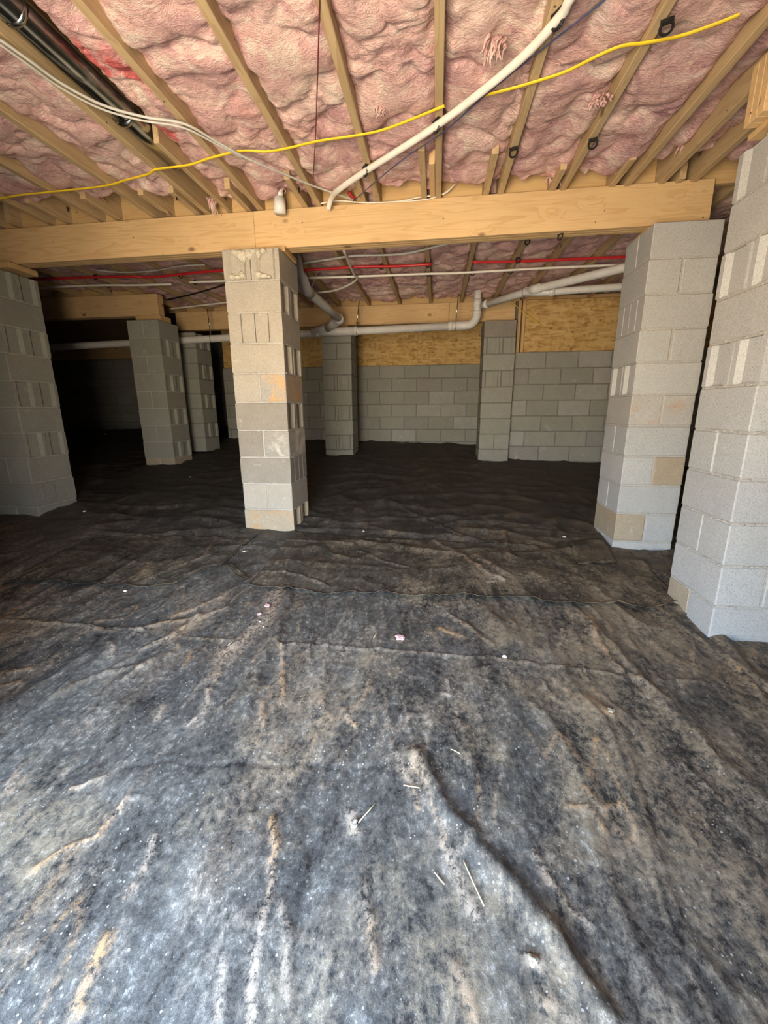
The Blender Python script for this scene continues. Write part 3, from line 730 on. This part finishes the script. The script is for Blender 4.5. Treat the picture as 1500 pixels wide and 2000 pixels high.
def blocking(xs, y, what, grp):
    xs = sorted(xs); gaps = [(a, b) for a, b in zip(xs[:-1], xs[1:]) if b - a > .12]; mids = [(a + b) / 2 for a, b in gaps]
    for (a, b), c in zip(gaps, mids):
        tag(board('blocking_board', a + .020, b - .020, y, y + .038, ZJ + .002, JT - .002, M['block_wood']), nth(mids, c, what), 'blocking', grp)
blocking(JF + [x for x in JS if -3.5 < x < 2.3], 3.245, 'front beam blocking board', 'front beam blocking')
blocking([x for x in JS if -4.0 < x < 1.2], 6.08, 'back beam blocking board', 'back beam blocking')
blocking([x for x in JS if -6.1 < x < -3.4], 5.15, 'short side beam blocking board', 'side beam blocking')

def batt(x0, x1, y0, y1, fine, step, seed, label, group, low=0.03, fray=True, amp=1.0, short=0.0):
    xs = np.linspace(x0, x1, max(6, int((x1 - x0) / step)))
    ys = np.concatenate([np.arange(y0, fine, .05), np.arange(fine, y1, step)]) if y0 < fine else np.arange(y0, y1, step)
    X, Y = np.meshgrid(xs, ys)
    u = X + .07 * fbm(X * 3, Y * 3, 3, seed); v = Y + .09 * fbm(X * 3, Y * 3, 3, seed + 5)
    q = fbm(X * 2.1, Y * 1.7, 3, 60)
    b1 = np.abs(perlin(u * 3.4 + q, v * 3.6 - q, 61)); b2 = np.abs(perlin(u * 7.5, v * 8.5 + q, 62)); b3 = np.abs(perlin(u * 17 + q * 2, v * 24, 63)); b4 = np.abs(perlin(u * 44, v * 60, 64))
    soft = fbm(u * 6, v * 6, 3, 65)
    sag = amp * (.075 * b1 + (.030 * b2 + .012 * b3) * smooth(-.35, .35, q) + .026 * soft + .004 * b4)
    e = np.minimum(X - x0, x1 - X); edge = np.exp(-(e / .022) ** 2) * .020
    Z = ZJ + low + .040 - sag + edge + .02 * fbm(X * 1.1, Y * .9, 2, 66)
    if fray:
        ye = y1 - .10 - short - .12 * np.abs(perlin(X * 5, X * 0 + seed * .37, 71)) - .035 * perlin(X * 13, X * 0 + seed * 1.3, 72)
        up = smooth(-.01, .085, Y - ye); Z = Z + up * .20 + .03 * np.exp(-((Y - ye + .03) / .04) ** 2) * perlin(X * 16, Y * 12, 73)
    lo = ZJ + .003; Z = np.where(Z < lo + .03, lo + .03 * np.exp((Z - lo - .03) / .03), Z)       # the joists' wires hold it up
    Z = np.minimum(Z, JT - .004)
    me = grid_mesh('insulation_batt', X, Y, Z, M['pink'])
    bm = bmesh.new(); bm.from_mesh(me)
    be = [ed for ed in bm.edges if ed.is_boundary]
    r = bmesh.ops.extrude_edge_only(bm, edges=be)
    for vtx in r['geom']:
        if isinstance(vtx, bmesh.types.BMVert): vtx.co.z = JT - .003
    bm.to_mesh(me); bm.free()
    return tag(link('insulation_batt', me), label, 'insulation', group)
k = 0
BF = {-3.7: 'pink batt in the front bay over the dim front pier', -3.3: 'pink batt between the third and fourth joists out from the duct', -2.89: 'pink batt between the second and third joists out from the duct',
      -2.475: 'pink batt two bays out from the metal duct, above wide blocking', -2.05: 'pink batt in the bay beside the metal duct, under the yellow cable', -1.645: 'narrow pink batt with raw red patches between the duct and a joist',
      -1.25: 'pink batt above the capped pipe stub', -.833: 'pink batt crossed by the dark red wire', -.425: 'pink batt between the last pipe clip joist and the doubled joist, creamy fluff on it',
      -.022: 'pink batt with frayed white fluff, between the doubled joist and the white pipe', .378: 'pink batt with the long tuft drooping over the beam', .765: 'mauve pink batt between the two-clip joist and the close-spaced joists',
      1.152: 'first narrow pink batt among the close-spaced joists', 1.352: 'second narrow pink batt among the close-spaced joists', 1.538: 'pink batt running over the bright ragged pier', 1.95: 'pink batt beyond the bright ragged pier'}
for a, b in zip(JF[:-1], JF[1:]):
    k += 1
    x0, x1, low = a + .0195, b - .0195, .020
    if a == -1.645: x0 = -1.468
    if b - a < .25: low = .055
    batt(x0, x1, FRONT_Y + .05, 3.23, 1.45, .0085, k, BF[a], 'front bay insulation', low, short=.16 if a < -1.7 else (.05 if b - a < .25 else 0))
mids = [(a + b) / 2 for a, b in zip(JS[:-1], JS[1:])]
for a, b in zip(JS[:-1], JS[1:]):
    k += 1
    batt(a + .0195, b - .0195, 3.30, 6.06 if a > -3.7 else 5.12, 3.3, .0145, k, nth(mids, (a + b) / 2, 'back bay pink batt'), 'back bay insulation', .024, True, .9)

# hanging tufts of fiberglass
def tuft(px, py, Y, length, width, seed, n=30):
    top = on_y(px, py, Y); rnd = random.Random(seed); V = []; Fc = []
    for i in range(n):
        o = Vector((rnd.gauss(0, width), rnd.gauss(0, width * .6), rnd.uniform(0, .03)))
        L = length * rnd.uniform(.45, 1.0); sw = Vector((rnd.gauss(0, .25), rnd.gauss(0, .2), -1))
        pts = [o + sw * (L * t) + Vector((math.sin(t * 5 + i) * .006, math.cos(t * 4 + i) * .006, 0)) for t in np.linspace(0, 1, 7)]
        w = rnd.uniform(.003, .009)
        v, f = tube_data(pts, [w * (1 - t) ** .7 + .0006 for t in np.linspace(0, 1, 7)], 6); b0 = len(V)
        V += v; Fc += [tuple(q + b0 for q in ff) for ff in f]
    me = pydata('insulation_tuft', V, Fc, M['pink'], True)
    return link('insulation_tuft', me, None, top)
for i, (px, py, Y, L, w, lab) in enumerate((
    (1085, 335, 3.17, .10, .016, 'long pink tuft drooping over the beam top'), (545, 365, 3.1, .05, .02, 'ragged pink tuft around the capped pipe stub'),
    (1340, 275, 2.95, .07, .018, 'pale pink tuft hanging between the close-spaced joists'), (965, 95, 2.05, .06, .018, 'frayed white-pink fluff beside the white water pipe'),
    (745, 215, 2.35, .04, .018, 'creamy frayed fluff over the yellow cable'), (415, 395, 3.12, .09, .016, 'pink tuft dangling at the end of the duct bay'),
    (190, 385, 3.05, .06, .02, 'pink tuft hanging beside the wide blocking'), (1170, 200, 2.35, .03, .02, 'small pink tuft against a joist with an empty clip'))):
    tag(tuft(px, py, Y, L, w, 20 + i), lab, 'insulation')
# ---------------------------------------------------------------- duct in the joist bay
duct = thing('metal_duct', 'shiny galvanized duct recessed between two joists', 'duct', (-1.56, 1.6, 2.62))
def duct_part(name, pts, r, flat=1.0): return tube(name, pts, r, M['galv'], duct, 18, flat)
duct_part('duct_pipe', [(-1.562, .4, 2.622), (-1.562, 1.7, 2.622), (-1.560, 2.4, 2.63), (-1.558, 2.72, 2.64)], .056)
for yy in (1.72, 2.28): duct_part('duct_seam', [(-1.562, yy, 2.623), (-1.562, yy + .02, 2.623)], .0595)

# ---------------------------------------------------------------- plumbing
RD = .0455
drain = thing('drain_pipe', 'white plastic drain line with branches, running under the back beam', 'drain pipe', (.25, 5.708, 1.018 + ZO))
def dp(name, pts, r=RD, seg=16): return tube(name, pts, r, M['pvc'], drain, seg)
YM = 5.708
main_pts = [on_y(px, py, YM) for px, py in ((105, 678), (250, 672), (352, 664), (448, 658), (592, 651), (720, 645), (880, 637))]
a, b = main_pts[0], main_pts[-1]
la = lambda t: Vector((a.x + (b.x - a.x) * t, YM, a.z + (b.z - a.z) * t))
start = la(-.30)
RIS = on_y(932, 600, YM); elbow_c = Vector((RIS.x, YM, b.z + .01))
dp('pipe_run', [start, a, la(.3), la(.6), b])
el = [b + Vector((0, 0, 0))] + [Vector((RIS.x - .12 + .12 * math.sin(t), YM, b.z + .004 + .12 - .12 * math.cos(t))) for t in np.linspace(0, math.pi / 2, 9)]
dp('elbow', el, RD + .005)
riser_top = on_y(933, 562, YM)
dp('riser', [el[-1], Vector((RIS.x, YM, riser_top.z + .02))])
def collar(p, d, r=RD + .010, L=.05):
    p = Vector(p); d = Vector(d).normalized(); return dp('coupling', [p - d * L / 2, p + d * L / 2], r)
collar(el[0], (1, 0, .03)); collar(el[-1] + Vector((0, 0, .02)), (0, 0, 1)); collar(Vector((RIS.x, YM, el[-1].z + .13)), (0, 0, 1), RD + .008, .09)
# long branch towards the rust-spotted pier, and the second line that joins it
b0 = on_y(938, 598, YM); b1 = on_z(1045, 565, b0.z + .012); b2 = on_z(1215, 524, b0.z + .028)
bd = (b2 - b1)
dp('branch', [b0, b1, b2, b2 + bd * .3], .040); collar(b0.lerp(b1, .12), b1 - b0, .047, .06); collar(b0.lerp(b1, .86), b1 - b0, .048, .05); collar(b1, bd, .048, .13)
c0 = on_z(1060, 571, b0.z - .02); c1 = on_z(1212, 560, b0.z - .01)
dp('branch', [b1 + Vector((-.10, .05, -.012)), c0, c1, c1 + (c1 - c0) * 1.0], .036); collar(c0.lerp(c1, .12), c1 - c0, .043, .06)
# branch dropping from behind the clay-splashed pier
d0 = on_y(573, 470, 4.25); d1 = on_y(584, 530, 4.3); d2 = on_y(598, 566, 4.45); d3 = on_y(664, 624, 5.45); d4 = on_y(640, 640, 5.66); d5 = on_y(610, 650, YM)
dp('branch', [d0, d1, d1.lerp(d2, .5), d2, d2.lerp(d3, .5), d3])
dp('elbow', [d2 - (d2 - d1) * .75, d2 - (d2 - d1) * .35, d2, d2 + (d3 - d2) * .10], RD + .010)
dp('elbow', [d3 - (d3 - d2) * .06, d3, d3.lerp(d4, .4), d4], RD + .009)
dp('wye_branch', [d4.lerp(d3, .2), d4, d5], RD + .006)
wl = lambda px: on_y(px, 651 - (px - 592) * (6 / 128), YM)
dp('wye_body', [wl(618), wl(698)], RD + .006); collar(wl(620), (1, 0, .02)); collar(wl(694), (1, 0, .02)); collar(wl(655), (1, 0, .02), RD + .008, .02)
# hanger straps
def strap(label, px, py, z_top, lean=0.0):
    c = on_y(px, py, YM); r = RD + .004
    t = thing('hanger_strap', label, 'pipe strap', c)
    ring = [Vector((0, r * math.sin(q), r * math.cos(q))) for q in np.linspace(.15, 2 * math.pi - .15, 20)]
    tube('loop', [c + q for q in ring], .004, M['galv'], t, 6)
    tube('strap_band', [c + Vector((0, -.012, r)), Vector((c.x + lean, YM - .02, z_top))], .0065, M['galv'], t, 6)
    return t
strap('bright metal hanger strap on the drain pipe near its elbow', 890, 637, ZJ + .02, .02)
strap('dim metal hanger strap on the drain pipe behind the clay-splashed pier', 413, 661, ZJ - .05, -.01)
strap('thin metal hanger strap on the drain pipe beside the wye', 697, 647, ZJ - .02, .04)
# stub with cap behind the front beam
stub = thing('pipe_stub', 'capped white pipe stub poking up behind the front beam', 'pipe stub', on_y(546, 400, 3.12))
s0 = on_y(546, 404, 3.12); s1 = on_y(545, 362, 3.12)
tube('stub_body', [s0 - Vector((0, 0, .04)), s0.lerp(s1, .40)], .040, M['pvc'], stub, 16)
tube('stub_top', [s0.lerp(s1, .38), s0.lerp(s1, .9), s1 + Vector((0, 0, .008)), s1 + Vector((0, 0, .014))], [.025, .025, .024, .018], M['pvc'], stub, 14)

def line(name, label, cat, pts, r, mat, seg=8, flat=1.0, sm=6, group=None):
    o = tube(name, catmull(pts, sm), r, M[mat], None, seg, flat); return tag(o, label, cat, group)
ZP = ZJ - .022
line('water_pipe', 'white water pipe clipped under the front joists and diving behind the beam', 'water pipe',
     [on_z(1330, -420, ZP), on_z(1230, -200, ZP), on_z(1150, -60, ZP), on_z(1112, 0, ZP), on_z(1090, 37, ZP), on_z(1000, 130, ZP), on_z(853, 245, ZP), on_z(716, 333, ZP), on_z(665, 368, ZP), on_y(648, 385, 3.08), on_y(641, 398, 3.14) - Vector((0, 0, .03))], .0165, 'pex_white', 12)
def wav(pts, z0, amp, seed):
    rnd = random.Random(seed); return [on_z(px, py, z0 + rnd.uniform(-amp, amp)) for px, py in pts]
YC = [(-320, 428), (-160, 412), (-60, 398), (0, 388), (40, 381), (80, 377), (200, 364), (245, 352), (290, 340), (305, 331), (370, 322), (410, 309), (470, 295), (520, 296), (560, 290), (620, 276), (700, 264), (760, 250), (868, 207)]
line('power_cable', 'yellow flat cable stapled across the front joists up to the doubled joist', 'cable', [on_z(px, py, ZJ - .008) for px, py in YC], .0088, 'yellow', 8, .5)
line('power_cable', 'yellow flat cable running from the white water pipe towards the bright pier', 'cable', [on_z(px, py, ZJ - .008) for px, py in ((930, 192), (945, 187), (1010, 170), (1067, 153), (1110, 138), (1170, 108), (1215, 90), (1260, 84), (1330, 70), (1400, 46), (1445, 28))], .0088, 'yellow', 8, .5)
GC = [(-420, -220), (-160, -20), (-40, 55), (0, 78), (60, 120), (120, 163), (200, 205), (280, 228), (360, 242)]
line('grey_cable', 'grey double cable sagging past the metal duct and down behind the beam', 'cable', [on_z(px, py, ZJ - .03) for px, py in GC] + [on_z(420, 275, ZJ - .03), on_z(480, 308, ZJ - .03), on_z(560, 342, ZJ - .015), on_z(620, 366, ZJ + .004), on_z(690, 390, ZJ + .006)], .0058, 'grey_cable', 8)
line('grey_cable', 'second grey strand tied alongside the sagging double cable', 'cable', [on_z(px - 4, py + 7, ZJ - .032) for px, py in GC] + [on_z(420, 280, ZJ - .03), on_z(475, 309, ZJ - .03)], .0045, 'grey_cable', 8)
line('blue_wire', 'thin blue wire running alongside the white water pipe', 'wire', [on_z(px, py, ZJ - .017) for px, py in ((1420, -200), (1200, -15), (1060, 95), (945, 188), (870, 255), (800, 302), (745, 345), (690, 393))], .003, 'blue', 6)
line('dark_red_wire', 'thin dark red wire hanging straight along the insulation', 'wire', [on_z(px, py, ZJ + .0) for px, py in ((632, -300), (625, -20), (624, 20), (621, 120), (618, 220), (615, 290), (612, 340), (612, 362))], .003, 'dark_red', 6)
line('white_cable', 'thin white cable lying along the top of the front beam', 'cable', [on_y(px, py, 3.185) for px, py in ((624, 398), (660, 392), (715, 396), (780, 393), (820, 385), (855, 381), (872, 376), (888, 360))], .0045, 'white_cable', 6)
line('white_cable', 'second thin white cable looping up from the beam top', 'cable', [on_y(px, py, 3.19) for px, py in ((690, 395), (760, 395), (830, 390), (862, 380), (880, 368), (892, 357))], .004, 'white_cable', 6)
line('red_pipe', 'short end of red water pipe poking up behind the front beam', 'water pipe', [on_y(680, 374, 3.17), on_y(693, 391, 3.2)], .011, 'pex_red', 8)
# back bay services
line('red_pipe', 'long red water pipe under the back bay joists', 'water pipe', [on_z(px, py, ZP) for px, py in ((20, 548), (80, 545), (240, 540), (300, 541), (440, 528), (600, 527), (700, 521), (770, 520), (842, 516))], .0125, 'pex_red')
line('red_pipe', 'red water pipe ending behind the rust-spotted pier', 'water pipe', [on_z(px, py, ZP) for px, py in ((922, 512), (1000, 511), (1100, 507), (1215, 502), (1300, 498))], .0125, 'pex_red')
line('water_pipe', 'white water pipe across the back bay, beside the red one', 'water pipe', [on_z(px, py, ZP) for px, py in ((370, 551), (438, 549), (600, 543), (700, 540), (830, 535), (900, 533), (1060, 524), (1170, 519), (1230, 517))], .0115, 'pex_white')
line('water_pipe', 'white water pipe near the dim front pier, its end hidden in insulation', 'water pipe', [on_z(px, py, ZP) for px, py in ((60, 563), (95, 561), (200, 557), (260, 557), (335, 555))], .0115, 'pex_white')
line('water_pipe', 'thin white water pipe above the dim piers, under the short side beam level', 'water pipe', [on_z(px, py, ZP) for px, py in ((332, 603), (380, 598), (440, 591), (500, 585))], .011, 'pex_white')
line('water_pipe', 'white water pipe bending down past the clipped joist in the back bay', 'water pipe', [on_z(px, py, ZP - .027) for px, py in ((672, 490), (682, 515), (692, 537), (697, 545), (680, 557), (650, 568), (610, 572))], .011, 'pex_white')
line('grey_cable', 'grey cable drooping below the front beam in the back bay', 'cable', [on_z(px, py, ZJ - .03) for px, py in ((592, 514), (640, 507), (690, 500), (760, 498), (800, 494), (850, 482), (885, 473))], .009, 'grey_cable')
line('grey_cable', 'thin grey cable drooping below the front beam near the dim pier', 'cable', [on_z(px, py, ZJ - .03) for px, py in ((190, 528), (240, 532), (300, 529), (350, 520), (400, 517))], .006, 'grey_cable')
line('black_cable', 'black cable running to the corner of the short side beam', 'cable', [on_z(px, py, ZJ - .02) for px, py in ((325, 586), (370, 576), (410, 565), (440, 556))], .009, 'black')
line('thin_wire', 'thin wire dangling beside the diagonal drain branch', 'wire', [on_y(623, 520, 4.6), on_y(615, 545, 4.65), on_y(607, 562, 4.7)], .003, 'grey_cable', 6)
line('yellow_wire', 'thin yellow wire along the strand board beside the end pier', 'wire', [on_y(px, py, 5.98) for px, py in ((985, 578), (1000, 590), (1025, 612), (1050, 630), (1062, 640))], .004, 'yellow', 6)
line('yellow_wire', 'thin yellow wire over the two drain branches', 'wire', [on_y(px, py, 5.95) for px, py in ((1000, 581), (1050, 576), (1130, 560), (1210, 549))], .005, 'yellow', 6)

# black pipe clips
def clip_mesh():
    V, Fc = tube_data([(0, .024 * math.sin(t), -.024 * math.cos(t) - .004) for t in np.linspace(-2.3, 2.3, 14)], .006, 6)
    bm = bmesh.new(); vs = [bm.verts.new(v) for v in V]
    for f in Fc: bm.faces.new([vs[i] for i in f])
    c = bmesh.ops.create_cube(bm, size=1)['verts']; bmesh.ops.scale(bm, vec=(.022, .05, .012), verts=c); bmesh.ops.translate(bm, vec=(0, 0, .018), verts=c)
    return bm_mesh('pipe_clip', bm, M['black'], False)
cmesh = clip_mesh()
def clip(px, py, rz, label, group=None, z=ZJ - .022, sc=1.0):
    p = on_z(px, py, z); o = tag(link('pipe_clip', cmesh, None, p, (0, 0, rz)), label, 'pipe clip', group); o.scale = (sc, sc, sc); return o
for px, py, lb in ((1090, 37, 'the frayed-fluff joist'), (853, 245, 'the doubled joist'), (714, 333, 'the last joist before it dives')): clip(px, py, .6, 'black clip holding the white water pipe at ' + lb, 'clips on the white water pipe')
for px, py, lb in ((1302, 52, 'larger empty black clip above the yellow cable'), (1158, 280, 'empty black clip on the two-clip joist, nearer the beam'), (1003, 297, 'empty black clip on the joist next to the doubled one')): clip(px, py, 1.2, lb, 'empty clips under the front joists', sc=.85)
for px, py, lb in ((133, 409, 'small black clip above the front beam, near the dim pier'), (345, 386, 'small black clip on the joist beside the metal duct, above the beam'), (584, 372, 'small black clip on the joist beside the capped pipe stub')): clip(px, py, .4, lb, 'small clips above the front beam', z=ZJ - .004, sc=.5)
for px, py, lb in ((1012, 507, 'on the length ending behind the rust-spotted pier'), (836, 517, 'at the free end of the long red pipe'), (745, 521, 'in mid-length between the wye and the pipe elbow'), (353, 539, 'just beside the clay-splashed pier'), (186, 541, 'towards the dim front pier')): clip(px, py, 1.5, 'black clip holding a red water pipe ' + lb, 'clips on the red pipes', z=ZJ - .02, sc=.8)
for px, py, lb in ((836, 535, 'straight behind the doubled joist'), (997, 530, 'above the end pier of the back beam'), (923, 533, 'above the drain riser'), (381, 551, 'at its end beside the clay-splashed pier'), (213, 557, 'near the dim front pier'), (682, 540, 'where the bent pipe crosses it')): clip(px, py, 1.5, 'black clip on the back bay white pipe ' + lb, 'clips on the back white pipes', z=ZJ - .02, sc=.8)
clip(1094, 461, .5, 'empty black clip under the front beam', z=ZB - .0, sc=.8); clip(1030, 472, 1.4, 'empty black clip on a back bay joist behind the front beam', z=ZJ - .02, sc=.8)

# ---------------------------------------------------------------- bits on the ground sheet
def lump(name, px, py, r, mat, label, cat, seed, group=None, sq=.5):
    bm = bmesh.new(); bmesh.ops.create_icosphere(bm, subdivisions=3, radius=r); rnd = random.Random(seed)
    for v in bm.verts:
        n = float(perlin(np.array([v.co.x / r * 1.3 + seed]), np.array([v.co.y / r * 1.3 + v.co.z / r]), seed)[0])
        v.co *= 1 + .55 * n; v.co.z *= sq
    x, y = on_floor(px, py)
    return tag(link(name, bm_mesh(name, bm, M[mat], True), None, (x, y, fz(x, y) + r * sq * .8)), label, cat, group)
lump('insulation_scrap', 781, 1250, .024, 'pink', 'largest pink fluff scrap lying alone on the ground sheet', 'insulation', 3)
lump('insulation_scrap', 523, 1190, .017, 'pink', 'pink fluff scrap on the clay patch before the torn corner', 'insulation', 5)
lump('insulation_scrap', 507, 1206, .012, 'pink', 'smaller pink fluff scrap beside its twin on the clay patch', 'insulation', 8)
for i, (px, py, r) in enumerate(((508, 1219, .005), (515, 1228, .004), (166, 1004, .012), (245, 1157, .010), (372, 935, .008), (205, 849, .02), (477, 1078, .007), (832, 1062, .006), (985, 1290, .010), (1102, 1053, .012))):
    lump('white_crumb', px, py, r, 'chalk', 'small white crumb on the black plastic', 'debris', 30 + i, 'white crumbs on the plastic')
for i, (px, py, lb) in enumerate(((1040, 1888, 'orange clay clod alone beside the long dark crease'), (1192, 1397, 'tan clay clod below the lapped sheet, towards the bright pier'), (710, 1040, 'tan clod on the dark sheet just past the clay-splashed pier'), (692, 1614, 'pale clod at the root of a bent straw'))):
    lump('clay_clod', px, py, .012, 'cmu_tan', lb, 'debris', 60 + i, 'clay clods', .6)
def straw(p0, p1, label, group=None):
    a = Vector((*on_floor(*p0), 0)); b = Vector((*on_floor(*p1), 0))
    pts = [a.lerp(b, t) for t in (0, .33, .66, 1)]
    for q in pts: q.z = fz(q.x, q.y) + .006
    tag(tube('straw_stalk', pts, .0018, M['straw'], None, 6), label, 'straw', group)
for p0, p1, lb in (((700, 1612), (733, 1575), 'straw stalk rising from the pale clod'), ((905, 1690), (945, 1775), 'longest straw stalk, lying beside the long dark crease'), ((848, 1708), (868, 1732), 'short straw stalk next to the longest one'),
                   ((788, 1540), (820, 1546), 'short straw lying crosswise above the pale clod'), ((730, 1252), (737, 1240), 'tiny straw beside the largest pink fluff scrap'), ((446, 1270), (460, 1254), 'straw bit on the clay below the small pink scraps'),
                   ((473, 1079), (484, 1078), 'pale straw bit at the foot of the clay-splashed pier'), ((898, 1480), (880, 1470), 'short straw at the head of the long dark crease')):
    straw(p0, p1, lb)
